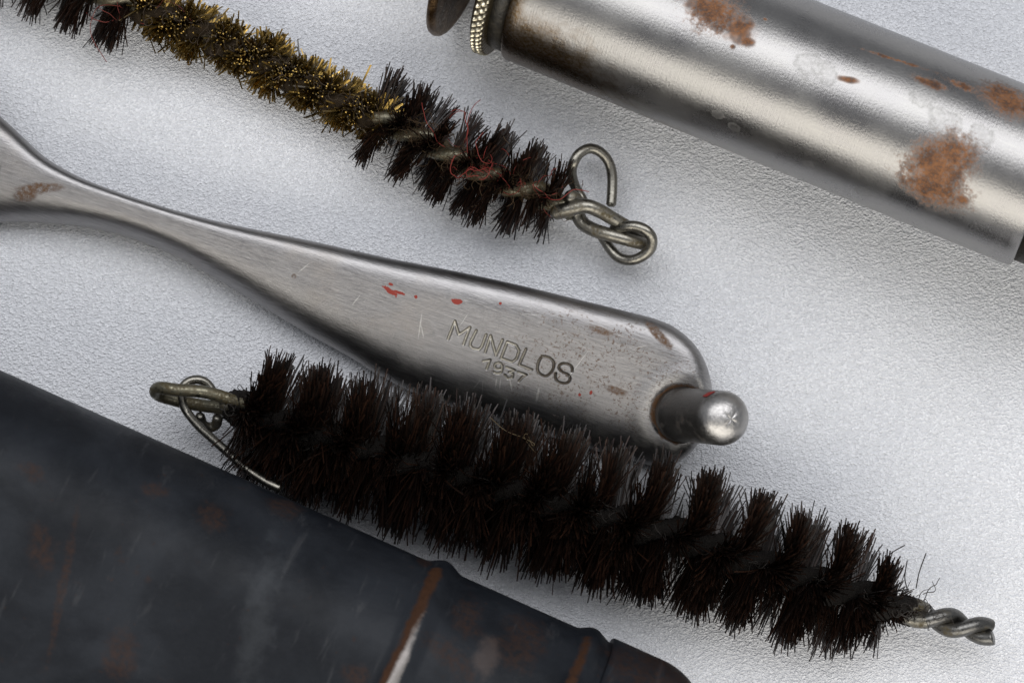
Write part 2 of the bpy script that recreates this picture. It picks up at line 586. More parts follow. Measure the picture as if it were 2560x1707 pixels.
pb = P(1702, 1035, TT - 0.08); pt = P(1817, 1046, TT + 0.78)
ax = (pt - pb); LP = np.linalg.norm(ax); ax /= LP
q = np.array([0, 0, 1.0]); n1 = np.cross(ax, q); n1 /= np.linalg.norm(n1); n2 = np.cross(ax, n1)
RP = 0.232
prof = [(0, RP + 0.012), (0.08, RP + 0.012), (0.10, RP + 0.004)]
Lc = LP - 0.10
prof += [(x, RP) for x in np.linspace(0.13, Lc - 0.02, 16)]
capn = 22
for k in range(1, capn):
    a = k / (capn - 1) * math.pi / 2
    prof.append((Lc + 0.19 * math.sin(a), 0.005 + (RP - 0.005) * math.cos(a) ** 0.85))
prof = np.array(prof)
ns = 64
th = np.linspace(0, 2 * np.pi, ns, endpoint=False)
SV = pb + prof[:, 0][:, None, None] * ax + prof[:, 1][:, None, None] * (np.cos(th)[None, :, None] * n1 + np.sin(th)[None, :, None] * n2)
# hammered cross mark pressed into the crown of the stud
rad = np.broadcast_to(prof[:, 1][:, None], SV.shape[:2])
tipm = sm(prof[:, 0], Lc - 0.01, Lc + 0.04)[:, None] * np.ones((1, ns))
star = np.abs(np.cos(2 * th + 0.5))[None, :] ** 6 * np.exp(-(rad / 0.085) ** 2) * (prof[:, 0] > Lc)[:, None]
SV = SV - (0.005 * star)[..., None] * ax
for ring_i in range(SV.shape[0]):
    pass
inv = np.array(tool.matrix_world.inverted())
SVl = SV @ inv[:3, :3].T + inv[:3, 3]
mb = MB()
mb.grid(SVl, close_v=True, a=tipm, caps=True)
stud = mb.build('stud', mat_stud(), tool, attr='tip')
stud['label'] = 'round steel stud, its dark shaft and bright domed tip reflections painted in'
# smear of red paint on the shoulder of the stud
mb = MB()
phi_best = None
best = 1e9
rp_px = np.array([1776, 985])
ri = np.argmin(np.abs(prof[:, 0] - (Lc - 0.03)))
pp = proj(SV[ri]); jb = int(np.argmin(np.linalg.norm(pp - rp_px, axis=1)))
rows = [np.argmin(np.abs(prof[:, 0] - x)) for x in (Lc - 0.06, Lc - 0.03, Lc, Lc + 0.03)]
patch = []
for k, ri in enumerate(sorted(set(rows))):
    row = []
    for j in (-2, -1, 0, 1, 2):
        dlt = 0 if k % 2 else 1
        row.append(SVl[ri, (jb + j - 0) % ns])
    patch.append(row)
patch = np.array(patch)
cen = SVl[rows[1]].mean(0)
patch = cen + (patch - cen) * 1.0
nrm = patch - cen
axl = inv[:3, :3] @ ax
nrm = nrm - (nrm @ axl)[..., None] * axl
nrm /= np.linalg.norm(nrm, axis=-1)[..., None]
patch[:] = patch + nrm * 0.004
patch[0, 0] = patch[0, 1]; patch[-1, -1] = patch[-1, -2]
mb.grid(patch, close_v=False)
mb.build('paint_smear', mat_lint('red_paint', (0.22, 0.012, 0.008)), stud)


# ------------------------------------------------------------------ steel oil bottle
ob_l = P(1335, -49, 0.79); ob_r = P(2612, 466, 0.79 + 0.60)
oe, ov, ow = local_frame(ob_l, ob_r)
OL = np.linalg.norm(ob_r - ob_l)
RB = 216 * TPX * (DIST - 0.75)
bottle = thing('oil_bottle', 'round nickelled steel bottle with rust patches and a knurled collar, at the top right', 'bottle', ob_l, mat3(oe, ov, ow))


def ob_uv(px, py):
    """pixel -> (distance along the bottle, arc length) on the bottle's shell"""
    d = Rv * ((px - 1280) * TPX) + Uv * ((853.5 - py) * TPX) - Bv
    o = CAM - ob_l
    o2 = np.array([o @ ov, o @ ow]); d2 = np.array([d @ ov, d @ ow])
    a = d2 @ d2; b = 2 * o2 @ d2; c = o2 @ o2 - RB * RB
    t = (-b - math.sqrt(max(b * b - 4 * a * c, 0))) / (2 * a)
    p = o + d * t
    return np.array([p @ oe, math.atan2(p @ ov, p @ ow) * RB])


def mat_bottle():
    N = Nodes('rusty_nickelled_steel')
    o = N.obj()
    sx = N.n('ShaderNodeSeparateXYZ'); N.l(o, sx.inputs[0])
    ang = N.math('ARCTAN2', sx.outputs[1], sx.outputs[2])
    cb = N.n('ShaderNodeCombineXYZ'); N.l(sx.outputs[0], cb.inputs[0]); N.l(N.math('MULTIPLY', ang, RB), cb.inputs[1])
    uv = cb.outputs[0]
    cloud = N.noise(uv, 1.6, 5, 0.6)
    fine = N.noise(uv, 45, 4, 0.6)
    turn = N.noise(N.mapping(uv, (60, 3, 1)), 1.5, 4, 0.6)      # turning marks around the shell
    long = N.noise(N.mapping(uv, (1.2, 26, 1)), 2.0, 5, 0.6)
    nz = N.noise(uv, 6, 6, 0.7)
    nzf = N.noise(uv, 30, 4, 0.75)
    nzm = N.noise(uv, 15, 5, 0.7)
    c = N.mix(N.ramp(cloud, 0.3, 0.7), (0.235, 0.229, 0.226), (0.285, 0.278, 0.269))
    c = N.mix(N.math('MULTIPLY', N.ramp(long, 0.5, 0.72), 0.30), c, (0.33, 0.325, 0.295))
    # yellowed tarnish near the collar
    tar = N.patch(uv, ob_uv(1330, 150), (0.75, 0.42), -0.1, nz, 1.6, 0.5)
    tar2 = N.patch(uv, ob_uv(1262, 100), (0.10, 0.75), 0, nz, 1.0, 0.5)
    tar3 = N.patch(uv, ob_uv(1420, 225), (1.3, 0.16), 0, nz, 2.2, 0.5)
    c = N.mix(N.math('MULTIPLY', N.mx(tar, tar2, N.math('MULTIPLY', tar3, 0.8)), N.ramp(nzf, 0.2, 0.65, 0.35, 1.0)), c, (0.085, 0.050, 0.017))
    P_ = [(1790, 25, 0.26, 0.20, 0, 1.6, 0.45), (1850, 70, 0.13, 0.13, 0, 1.6, 0.4), (1760, 12, 0.14, 0.12, 0, 1.6, 0.5), (1868, 105, 0.07, 0.05, 0, 1.0, 0.4),
          (2340, 425, 0.27, 0.28, 0, 1.0, 0.30), (2380, 385, 0.22, 0.18, 0, 1.6, 0.4), (2330, 470, 0.30, 0.18, 0, 1.5, 0.4), (2405, 500, 0.08, 0.05, 0, 1.0, 0.4),
          (2520, 248, 0.27, 0.20, -0.1, 1.2, 0.3), (2325, 207, 0.16, 0.045, 0, 2.0, 0.5), (2405, 215, 0.16, 0.045, 0, 2.4, 0.5), (2240, 150, 0.30, 0.018, 0.1, 2.6, 0.7),
          (2120, 200, 0.09, 0.03, 0.2, 1.5, 0.5), 
          (1913, 49, 0.022, 0.016, 0, 0.8, 0.4), (1832, 118, 0.026, 0.022, 0, 0.8, 0.4)]
    masks = []
    for (px, py, rx, ry, ro, am, so) in P_:
        masks.append(N.patch(uv, ob_uv(px, py), (rx, ry), ro, nz if rx > 0.15 else nzm, am * 1.5, min(0.95, so + 0.5)))
    rust = N.ramp(N.math('MULTIPLY_ADD', N.math('SUBTRACT', nzf, 0.5), 1.3, N.mx(*masks)), 0.22, 1.0)
    freck = N.math('MULTIPLY', N.ramp(N.noise(uv, 13, 4, 0.7), 0.71, 0.76), 0.6)
    rust = N.mx(rust, freck)
    rc = N.mix(N.ramp(N.math('MULTIPLY_ADD', nzf, 0.5, N.math('MULTIPLY', nz, 0.5)), 0.38, 0.62), (0.036, 0.014, 0.006), (0.20, 0.082, 0.027))
    c = N.mix(rust, c, rc)
    # dried water rings
    rings = []
    for (px, py, rr) in ((2025, 165, 0.12), (2060, 180, 0.11), (2365, 310, 0.15), (2372, 312, 0.06), (2455, 338, 0.10), (2305, 240, 0.10), (1791, 287, 0.055), (1837, 319, 0.055), (2022, 410, 0.045), (2155, 480, 0.07)):
        cu = ob_uv(px, py)
        dd = N.vmath('LENGTH', N.vmath('MULTIPLY', N.vmath('SUBTRACT', uv, (cu[0], cu[1], 0)), (1 / rr, 1 / rr / 0.85, 0)))
        dd = N.math('MULTIPLY_ADD', N.math('SUBTRACT', nz, 0.5), 2.4, dd)
        edge = N.ramp(N.math('ABSOLUTE', N.math('SUBTRACT', dd, 0.9)), 0.05, 0.30, 1, 0)
        fill = N.ramp(dd, 0.95, 0.75, 0, 0.55)
        rings.append(N.mx(edge, fill))
    ring = N.mx(*rings)
    ring = N.math('MULTIPLY', ring, N.ramp(nzf, 0.3, 0.62))
    c = N.mix(N.math('MULTIPLY', ring, 0.28), c, (0.22, 0.217, 0.20))
    r = N.fmix(rust, N.ramp(N.math('ADD', cloud, N.math('MULTIPLY', fine, 0.3)), 0.4, 0.9, 0.24, 0.34), 0.75)
    r = N.fmix(ring, r, 0.45)
    h = N.math('MULTIPLY_ADD', turn, 0.5, N.math('MULTIPLY', fine, 0.5))
    return N.set(color=c, rough=r, metal=N.ramp(rust, 0.40, 0.85, 1.0, 0.05), normal=N.bump(h, 0.35, 0.010))


def lathe(profile, sides=96, mod=None):
    prof = np.array(profile, float)
    th = np.linspace(0, 2 * np.pi, sides, endpoint=False)
    v = np.zeros((len(prof), sides, 3))
    r = np.repeat(prof[:, 1][:, None], sides, 1)
    if mod is not None:
        r = r + mod(prof[:, 0][:, None], th[None, :], r)
    v[..., 0] = prof[:, 0][:, None]
    v[..., 1] = r * np.sin(th); v[..., 2] = r * np.cos(th)
    return v


mb = MB()
bp = [(0.0, RB * 0.80), (0.0, RB - 0.035), (0.008, RB - 0.014), (0.03, RB)] + [(x, RB) for x in np.linspace(0.1, OL - 0.1, 40)] + [(OL - 0.03, RB), (OL - 0.006, RB - 0.012), (OL, RB - 0.035), (OL, RB * 0.75)]
mb.grid(lathe(bp, 160), caps=True)
mb.build('body', mat_bottle(), bottle)


def mat_dark_metal(name, c1, c2, rough, metal=0.8, scale=9):
    N = Nodes(name)
    o = N.obj()
    n = N.noise(o, scale, 6, 0.65)
    nf = N.noise(o, 50, 4, 0.6)
    return N.set(color=N.mix(N.ramp(n, 0.35, 0.7), c1, c2), rough=N.ramp(nf, 0.3, 0.7, rough - 0.08, rough + 0.12), metal=metal, normal=N.bump(nf, 0.4, 0.015))


M_BLACK = mat_dark_metal('greasy_black_neck', (0.010, 0.009, 0.007), (0.035, 0.03, 0.022), 0.45, 0.3, 14)
kx = -0.155        # knurled collar, just left of the shell
xs_px = lambda px, py: ob_uv(px, py)[0]
mb = MB()
mb.grid(lathe([(kx - 0.02, 0.3), (kx - 0.02, RB - 0.055), (0.004, RB - 0.05), (0.004, 0.3)], 96), caps=True)
mb.build('neck', M_BLACK, bottle)
RK = RB + 0.035
kp = [(kx - 0.135, 0.3), (kx - 0.135, RK - 0.06), (kx - 0.115, RK - 0.018)] + [(x, RK) for x in np.linspace(kx - 0.100, kx - 0.012, 22)] + [(kx + 0.004, RK - 0.02), (kx + 0.016, RK - 0.07), (kx + 0.016, 0.3)]


def knurl(x, th, r):
    on = (r > RK - 0.004)
    k = 68
    xx = (x - kx) / 0.048
    a = np.abs(np.sin(k * th / 2 + xx * np.pi * 0.5)) * np.abs(np.sin(k * th / 2 - xx * np.pi * 0.5))
    return np.where(on, 0.030 * (a - 0.5), 0)


mb = MB()
mb.grid(lathe(kp, 68 * 10, knurl), caps=True)
N = Nodes('brassy_knurled_steel')
o_ = N.obj()
nf_ = N.noise(o_, 20, 4)
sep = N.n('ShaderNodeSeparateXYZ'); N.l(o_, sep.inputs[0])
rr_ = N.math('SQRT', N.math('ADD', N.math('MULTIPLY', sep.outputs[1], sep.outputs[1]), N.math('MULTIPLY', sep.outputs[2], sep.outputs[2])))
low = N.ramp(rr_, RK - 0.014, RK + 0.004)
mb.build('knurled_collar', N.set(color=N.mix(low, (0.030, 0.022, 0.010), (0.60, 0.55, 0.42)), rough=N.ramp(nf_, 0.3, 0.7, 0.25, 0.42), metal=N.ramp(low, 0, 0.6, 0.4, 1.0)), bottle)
mb = MB()
dx = kx - 0.135
mb.grid(lathe([(dx + 0.02, 0.02), (dx + 0.02, 0.36), (dx - 0.06, 0.36), (dx - 0.10, 0.30), (dx - 0.28, 0.27), (dx - 0.34, 0.32), (dx - 0.40, 0.34), (dx - 0.40, 0.02)], 64), caps=True)
mb.build('stem', M_BLACK, bottle)
RD = RB + 0.045
d0 = dx - 0.33
dp_ = [(d0 - 0.075, 0.05), (d0 - 0.075, RD - 0.10), (d0 - 0.068, RD - 0.045), (d0 - 0.06, RD - 0.01), (d0 - 0.03, RD), (d0 + 0.0, RD - 0.008), (d0 + 0.018, RD - 0.03), (d0 + 0.018, RD - 0.06), (d0 + 0.01, RD - 0.085), (d0 + 0.01, 0.05)]
mb = MB()
mb.grid(lathe(dp_, 96), caps=True)
mb.build('disc_knob', mat_dark_metal('brown_tarnished_knob', (0.05, 0.026, 0.010), (0.16, 0.10, 0.05), 0.32, 0.9, 6), bottle)
mb = MB()
mb.grid(lathe([(OL - 0.01, 0.2), (OL - 0.01, RB - 0.06), (OL + 0.25, RB - 0.06), (OL + 0.28, RB + 0.03), (OL + 0.9, RB + 0.03), (OL + 0.95, RB - 0.02), (OL + 0.95, 0.2)], 96), caps=True)
mb.build('end_cap', M_BLACK, bottle)


# ------------------------------------------------------------------ brushes
class Core:
    def __init__(self, pts):
        p, s = resample(catmull(pts, 30), 0.01)
        self.p = p; self.s = s; self.L = s[-1]
        T = np.gradient(p, axis=0); T /= np.linalg.norm(T, axis=1)[:, None]
        up = np.array([0, 0, 1.0])
        N1 = np.cross(up, T); N1 /= np.linalg.norm(N1, axis=1)[:, None]
        self.T = T; self.N1 = N1; self.N2 = np.cross(T, N1)

    def at(self, t):
        i = np.clip((np.asarray(t) / self.L * (len(self.s) - 1)).astype(int), 0, len(self.s) - 1)
        return self.p[i], self.T[i], self.N1[i], self.N2[i]

    def t_of_px(self, px):
        return self.s[int(np.argmin(np.abs(proj(self.p)[:, 0] - px)))]


def helix(core, t0, t1, pitch, phase, r, step=0.012):
    t = np.arange(t0, t1, step)
    p, T, N1, N2 = core.at(t)
    a = -2 * np.pi * t / pitch + phase
    return p + r * (np.cos(a)[:, None] * N1 + np.sin(a)[:, None] * N2)


def bristles(core, t, side, pitch, phase, length, spread, lean, rad, bend, sides=3, K=5, shade=None, ends=True):
    bend = bend * rng.gamma(1.6, 0.62, len(t))[:, None]
    """vectorised bristles -> verts, faces, per-vertex shade"""
    n = len(t)
    p, T, N1, N2 = core.at(t)
    a = -2 * np.pi * t / pitch + phase + np.pi * side + rng.normal(0, 1, n) * (spread(t) if callable(spread) else spread)
    d = np.cos(a)[:, None] * N1 + np.sin(a)[:, None] * N2
    d = d + lean[:, None] * T
    d /= np.linalg.norm(d, axis=1)[:, None]
    perp = np.cross(d, T); perp /= np.linalg.norm(perp, axis=1)[:, None]
    q = np.cross(d, perp)
    bdir = rng.normal(0, 1, n)[:, None] * perp + rng.normal(0, 1, n)[:, None] * q
    s = np.linspace(0.03, 1, K)
    path = p[:, None] + (length[:, None] * s)[..., None] * d[:, None] + (bend * length[:, None] * s[None] ** 2)[..., None] * bdir[:, None]
    # lie on the table instead of passing through it
    lowz = 0.012
    under = np.maximum(lowz - path[..., 2], 0)
    hz = path - p[:, None]; hz[..., 2] = 0
    hn = np.linalg.norm(hz, axis=-1, keepdims=True) + 1e-6
    path = path + hz / hn * (under * 0.45)[..., None]
    path[..., 2] = np.maximum(path[..., 2], lowz + 0.02 * rng.random((n, 1)))
    th = np.linspace(0, 2 * np.pi, sides, endpoint=False)
    taper = np.linspace(1.0, 0.8, K)
    ring = np.cos(th)[None, :, None] * perp[:, None] + np.sin(th)[None, :, None] * q[:, None]
    V = path[:, :, None] + (rad[:, None] * taper)[:, :, None, None] * ring[:, None]
    base = (np.arange(n) * K * sides)[:, None, None]
    i = np.arange(K - 1)[None, :, None] * sides
    j = np.arange(sides)[None, None, :]
    k = (j + 1) % sides
    F = np.stack([base + i + j, base + i + k, base + i + sides + k, base + i + sides + j], -1).reshape(-1, 4)
    cap = (base[:, 0] + (K - 1) * sides + np.arange(sides)[None])
    sh = np.repeat(shade, K * sides)
    faces = F.tolist() + (cap.tolist() if ends else [])
    return V.reshape(-1, 3), faces, sh


M_BRISTLE = mat_bristle()
M_BRASS = mat_brass_wire()
M_WIRE_CLEAN = mat_wire('bright_steel_wire', 0.0)
M_WIRE_DIRTY = mat_wire('grimy_steel_wire', 0.20)
M_WIRE_END = mat_wire('dark_cut_wire', 0.12, (0.13, 0.127, 0.12))
M_WIRE_OLIVE = mat_wire('olive_tarnished_wire', 0.30, (0.17, 0.16, 0.12))


def loc_of(root, pts):
    M = np.array(root.matrix_world.inverted())
    return np.asarray(pts) @ M[:3, :3].T + M[:3, 3]


def make_tufts(root, core, t0, t1, pitch, phase, per, length_fn, spread, rad, mat, name, shade_fn, bend=0.05, lean_mu=0.0, lean_sd=0.09, up_lean=0.0, groups=9):
    """one mesh per tuft: half a turn of the twist, one side of the core"""
    half = pitch / 2
    edges = np.arange(t0, t1 + half, half)
    for e in edges[:-1]:
        for side in (0, 1):
            a, b = e, min(e + half, t1)
            if b - a < 0.05:
                continue
            nn = int(per * (b - a) / half)
            # gather the hairs in clumps
            cl = np.sort(rng.uniform(a, b, groups))
            t = rng.choice(cl, nn) + rng.normal(0, half / groups * 0.45, nn)
            t = np.clip(t, a, b)
            cs = rng.normal(0, 1, groups)
            ln = length_fn(t) * np.clip(rng.normal(0.94, 0.09, nn), 0.45, 1.18) * (1 + 0.05 * np.sin(t * 37 + side))
            short = rng.random(nn) < 0.18
            ln = np.where(short, ln * rng.uniform(0.4, 0.8, nn), ln)
            sg = np.cos(-2 * np.pi * t / pitch + phase + np.pi * side)
            lean = lean_mu - up_lean * np.maximum(sg, 0) + rng.normal(0, lean_sd, nn) + 0.09 * np.sin(t * 23 + side * 2)
            r = rad * rng.uniform(0.75, 1.25, nn)
            v, f, sh = bristles(core, t, np.full(nn, side), pitch, phase, ln, spread, lean, r, bend, shade=shade_fn(nn, t), ends=(mat is M_BRASS))
            mb = MB()
            mb.v = [loc_of(root, v)]; mb.f = f; mb.attr = [sh]; mb.n = len(v)
            mb.build(name, mat, root, attr='shade', smooth=False, fix=False)


def fibres(root, name, mat, anchors, count, length, rad, wig=0.55, zmin=0.01):
    mb = MB()
    for _ in range(count):
        c = anchors[rng.integers(len(anchors))]
        d = rng.normal(0, 1, 3); d /= np.linalg.norm(d)
        pts = [c + rng.normal(0, 0.06, 3)]
        L = length * rng.uniform(0.5, 1.5)
        curl = rng.normal(0, 1, 3)
        for k in range(9):
            d = d + wig * 0.4 * np.cross(d, curl) + rng.normal(0, wig * 0.35, 3)
            d /= np.linalg.norm(d)
            q = pts[-1] + d * L / 9
            q[2] = max(q[2], zmin)
            pts.append(q)
        path = catmull(np.array(pts), 3)
        mb.tube(loc_of(root, path), rad * rng.uniform(0.7, 1.3), 4, cap=False)
    o = mb.build(name, mat, root)
    o['kind'] = 'stuff'
    return o


# --- the mixed brush: black hair, brass wire, black hair, wire loop and hook
c1 = [P(-120, -180, 0.42), P(130, -68, 0.42), P(330, 10, 0.40), P(435, 55, 0.37), P(610, 131, 0.34), P(762, 207, 0.34), P(903, 277, 0.36), P(1045, 341, 0.40), P(1132, 392, 0.42), P(1240, 447, 0.42), P(1350, 486, 0.40), P(1420, 518, 0.38), P(1470, 545, 0.36)]
core1 = Core(c1)
b1_base = np.array([core1.at(core1.t_of_px(900))[0][0], core1.at(core1.t_of_px(900))[0][1], 0])
brush1 = thing('cleaning_brush', 'twisted-wire brush with black bristles and a short golden brass-wire section, open hook at its end', 'brush', b1_base)
PITCH1 = 0.72
# phase so that a wire passes over the front at px 1045 (display 960)
tw_ = core1.t_of_px(1045)
WPH1 = np.pi / 2 + 2 * np.pi * tw_ / PITCH1
BPH1 = WPH1 + np.pi / 2
tB0, tB1, tH1 = core1.t_of_px(345), core1.t_of_px(935), core1.t_of_px(1392)
for k, ph in enumerate((0, np.pi)):
    mb = MB()
    hx = helix(core1, 0.0, core1.t_of_px(1440), PITCH1, WPH1 + ph, 0.058)
    mb.tube(loc_of(brush1, hx), 0.060, 12)
    mb.build('core_wire', M_WIRE_OLIVE, brush1)
shade_hair = lambda n, t: np.clip(rng.beta(1.2, 3.2, n), 0, 1)
make_tufts(brush1, core1, 0.15, tB0, PITCH1, BPH1, 190, lambda t: 0.47 + 0 * t, 0.30, 0.0072, M_BRISTLE, 'bristle_tuft', shade_hair)
make_tufts(brush1, core1, tB1, tH1, PITCH1, BPH1, 300, lambda t: 0.45 - 0.03 * sm(t, tH1 - 0.5, tH1), 0.26, 0.0072, M_BRISTLE, 'bristle_tuft', shade_hair)
shade_brass = lambda n, t: np.where(rng.random(n) < 0.30, rng.uniform(0.0, 0.25, n), rng.beta(2, 1.6, n))
make_tufts(brush1, core1, tB0 + 0.02, tB1 + 0.12, PITCH1, BPH1, 280, lambda t: 0.26 + 0.02 * np.sin(t * 9), 0.34, 0.0105, M_BRASS, 'brass_tuft', shade_brass, bend=0.15, lean_sd=0.30, groups=12)
# matted felt packed on the wires between the tufts
M_FELT1 = mat_felt('brown_matted_felt', (0.007, 0.0045, 0.0025), (0.035, 0.022, 0.009))
mb = MB()
for ph in (0, np.pi):
    hx = helix(core1, tB0, tB1, PITCH1, WPH1 + ph, 0.075)
    nr = len(hx)
    mb.tube(loc_of(brush1, hx), 0.072 + 0.012 * np.sin(np.arange(nr) * 0.21) + 0.006 * rng.normal(0, 1, nr), 9)
mb.build('felt_binding', M_FELT1, brush1)
anch = core1.at(np.linspace(tB1 + 0.1, core1.t_of_px(1390), 60))[0] + np.array([0, 0, 0.12])
fibres(brush1, 'brown_fuzz', mat_lint('brown_fuzz', (0.05, 0.026, 0.007)), anch, 260, 0.30, 0.0022, 0.9)
fibres(brush1, 'red_lint', mat_lint('red_lint', (0.17, 0.016, 0.010)), core1.at(np.linspace(core1.t_of_px(1130), core1.t_of_px(1370), 30))[0] + np.array([0, 0, 0.2]), 26, 0.42, 0.0030, 0.8)
fibres(brush1, 'red_lint', mat_lint('red_lint_dull', (0.13, 0.018, 0.01)), core1.at(np.linspace(core1.t_of_px(250), core1.t_of_px(380), 10))[0] + np.array([0, -0.05, 0.1]), 8, 0.6, 0.004, 0.5)
fibres(brush1, 'dark_fuzz', mat_lint('dark_fuzz', (0.03, 0.018, 0.008)), core1.at(np.linspace(tB0, tB1, 80))[0] + np.array([0, 0, 0.16]), 170, 0.18, 0.0024, 1.0)


def CP(x, y, z, ox=1300, oy=330, s=4.48):
    return P(ox + x / s, oy + y / s, z)


# end of the twist: two strands and the eye
sA = [CP(560, 720, 0.52), CP(650, 800, 0.40), CP(640, 900, 0.33), CP(700, 1020, 0.32), CP(830, 1100, 0.36), CP(1000, 1150, 0.41), CP(1200, 1205, 0.42), CP(1330, 1240, 0.38), CP(1420, 1268, 0.29)]
sB = [CP(400, 905, 0.46), CP(540, 870, 0.52), CP(730, 830, 0.55), CP(880, 880, 0.52), CP(1030, 965, 0.46), CP(1170, 1045, 0.40), CP(1290, 1115, 0.31), CP(1400, 1190, 0.24)]
for s_, rr in ((sA, 0.068), (sB, 0.068)):
    mb = MB(); pth = resample(catmull(s_, 14), 0.012)[0]
    mb.tube(loc_of(brush1, pth), np.linspace(rr, 0.056, len(pth)), 14); mb.build('twisted_end', M_WIRE_DIRTY, brush1)
eye = [CP(1050, 1085, 0.36), CP(1120, 1072, 0.44), CP(1210, 1055, 0.50), CP(1320, 1062, 0.53), CP(1420, 1110, 0.54), CP(1478, 1195, 0.50), CP(1465, 1300, 0.44), CP(1390, 1380, 0.40), CP(1280, 1430, 0.36), CP(1180, 1432, 0.32), CP(1090, 1395, 0.29), CP(1020, 1320, 0.27), CP(960, 1230, 0.25), CP(900, 1140, 0.24)]
mb = MB(); pth = resample(catmull(eye, 14), 0.012)[0]
mb.tube(loc_of(brush1, pth), 0.048, 14); mb.build('eye_loop', M_WIRE_CLEAN, brush1)
hook = [CP(730, 830, 0.20), CP(690, 740, 0.18), CP(630, 640, 0.20), CP(590, 530, 0.26), CP(580, 430, 0.33), CP(602, 340, 0.38), CP(660, 248, 0.38), CP(760, 190, 0.36), CP(860, 205, 0.33), CP(950, 275, 0.30), CP(1008, 375, 0.27), CP(1032, 500, 0.25), CP(1032, 650, 0.24), CP(1022, 812, 0.24)]
mb = MB(); pth = resample(catmull(hook, 14), 0.012)[0]
mb.tube(loc_of(brush1, pth), 0.046, 14); mb.build('wire_hook', M_WIRE_CLEAN, brush1)

# --- the long black brush in front
c2 = [P(480, 1000, 0.62), P(570, 1012, 0.62), P(640, 1035, 0.60), P(760, 1085, 0.58), P(920, 1124, 0.58), P(1090, 1172, 0.58), P(1306, 1232, 0.58), P(1524, 1295, 0.57), P(1741, 1354, 0.55), P(1959, 1432, 0.52), P(2177, 1500, 0.48), P(2290, 1532, 0.44), P(2440, 1572, 0.42), P(2485, 1582, 0.42)]
core2 = Core(c2)
mid2 = core2.at(core2.L / 2)[0]
brush2 = thing('cleaning_brush', 'long all-black bristle brush on twisted wire lying beside the dark tin case', 'brush', (mid2[0], mid2[1], 0))
PITCH2 = 0.86
WPH2 = 0.6
BPH2 = WPH2 + np.pi / 2
t20, t21 = core2.t_of_px(604), core2.t_of_px(2205)
for ph in (0, np.pi):
    mb = MB()
    tend = core2.t_of_px(2322)
    hx = helix(core2, core2.t_of_px(560), tend, PITCH2, WPH2 + ph, 0.062)
    mb.tube(loc_of(brush2, hx), 0.066, 12)
    mb.build('core_wire', M_WIRE_DIRTY, brush2)
te0 = core2.t_of_px(2316)
for k_, ph in enumerate((0, np.pi)):
    mb = MB()
    tt = np.arange(te0 - 0.02, core2.t_of_px(2476 if k_ else 2484), 0.01)
    p_, T_, N1_, N2_ = core2.at(tt)
    a_ = -2 * np.pi * te0 / PITCH2 + WPH2 + ph - 2 * np.pi * (tt - te0) / 0.60
    tight = 0.062 - 0.004 * np.sin(np.linspace(0, 9, len(tt)))
    pth = p_ + tight[:, None] * (np.cos(a_)[:, None] * N1_ + np.sin(a_)[:, None] * N2_)
    mb.tube(loc_of(brush2, pth), 0.066, 12, cap=False)
    mb.build('twisted_end', M_WIRE_END, brush2)
len2 = lambda t: 0.055 * sm(t, t20 + 0.4, t20 + 1.6) + 0.59 * (0.93 + 0.07 * sm(t, t20, t20 + 0.5)) - 0.07 * sm(t, t20 + 3.0, t21) - 0.10 * sm(t, t21 - 0.45, t21)
make_tufts(brush2, core2, t20, t21, PITCH2, BPH2, 600, len2, lambda t: 0.57 - 0.29 * sm(t, t20 + 1.2, t20 + 4.2), 0.0074, M_BRISTLE, 'bristle_tuft', shade_hair, bend=0.045, lean_mu=0.02, lean_sd=0.11, up_lean=0.10)
make_tufts(brush2, core2, t21 - 0.02, core2.t_of_px(2325), PITCH2, BPH2, 360, lambda t: 0.26 - 0.17 * sm(t, t21, t21 + 0.22), 1.2, 0.0065, M_BRISTLE, 'bristle_tuft', shade_hair, bend=0.16, lean_sd=0.5)
M_FELT2 = mat_felt('black_matted_dirt', (0.002, 0.0018, 0.0016), (0.012, 0.009, 0.007))
mb = MB()
for ph in (0, np.pi):
    hx = helix(core2, core2.t_of_px(575), core2.t_of_px(2335), PITCH2, WPH2 + ph, 0.070)
    nr = len(hx)
    mb.tube(loc_of(brush2, hx), (0.092 + 0.014 * np.sin(np.arange(nr) * 0.17) + 0.006 * rng.normal(0, 1, nr)) * (1 - 0.75 * sm(np.arange(nr), nr - 30, nr)), 9)
mb.build('matted_dirt', M_FELT2, brush2)
fibres(brush2, 'dark_fuzz', mat_lint('dark_fuzz_black', (0.015, 0.011, 0.008)), core2.at(np.linspace(t20, core2.t_of_px(2330), 120))[0] + np.array([0, 0, 0.1]), 320, 0.22, 0.0030, 0.9)
# stray hairs
mb = MB()
for pts in ([P(2267, 1470, 0.5), P(2262, 1440, 0.5), P(2268, 1400, 0.45)], [P(2290, 1470, 0.5), P(2298, 1430, 0.5), P(2315, 1382, 0.45)], [P(2190, 1430, 0.6), P(2225, 1385, 0.6), P(2262, 1362, 0.55)]):
    mb.tube(loc_of(brush2, catmull(np.array(pts), 8)), 0.0052, 5, cap=False, a=0.2)
mb.build('stray_hair', M_BRISTLE, brush2, attr='shade')
mb = MB()
mb.tube(loc_of(brush2, catmull(np.array([P(1224, 1042, 0.95), P(1262, 1075, 1.0), P(1305, 1093, 1.0), P(1335, 1108, 1.0), P(1330, 1112, 0.98), P(1318, 1085, 0.97), P(1310, 1092, 0.96), P(1325, 1115, 0.93), P(1340, 1132, 0.9)]), 8)), 0.0022, 5, cap=False)
mb.build('stray_fibre', mat_lint('straw_fibre', (0.12, 0.085, 0.04)), brush2)


def C5(x, y, z):
    return P(360 + x / 4.61, 900 + y / 4.61, z)


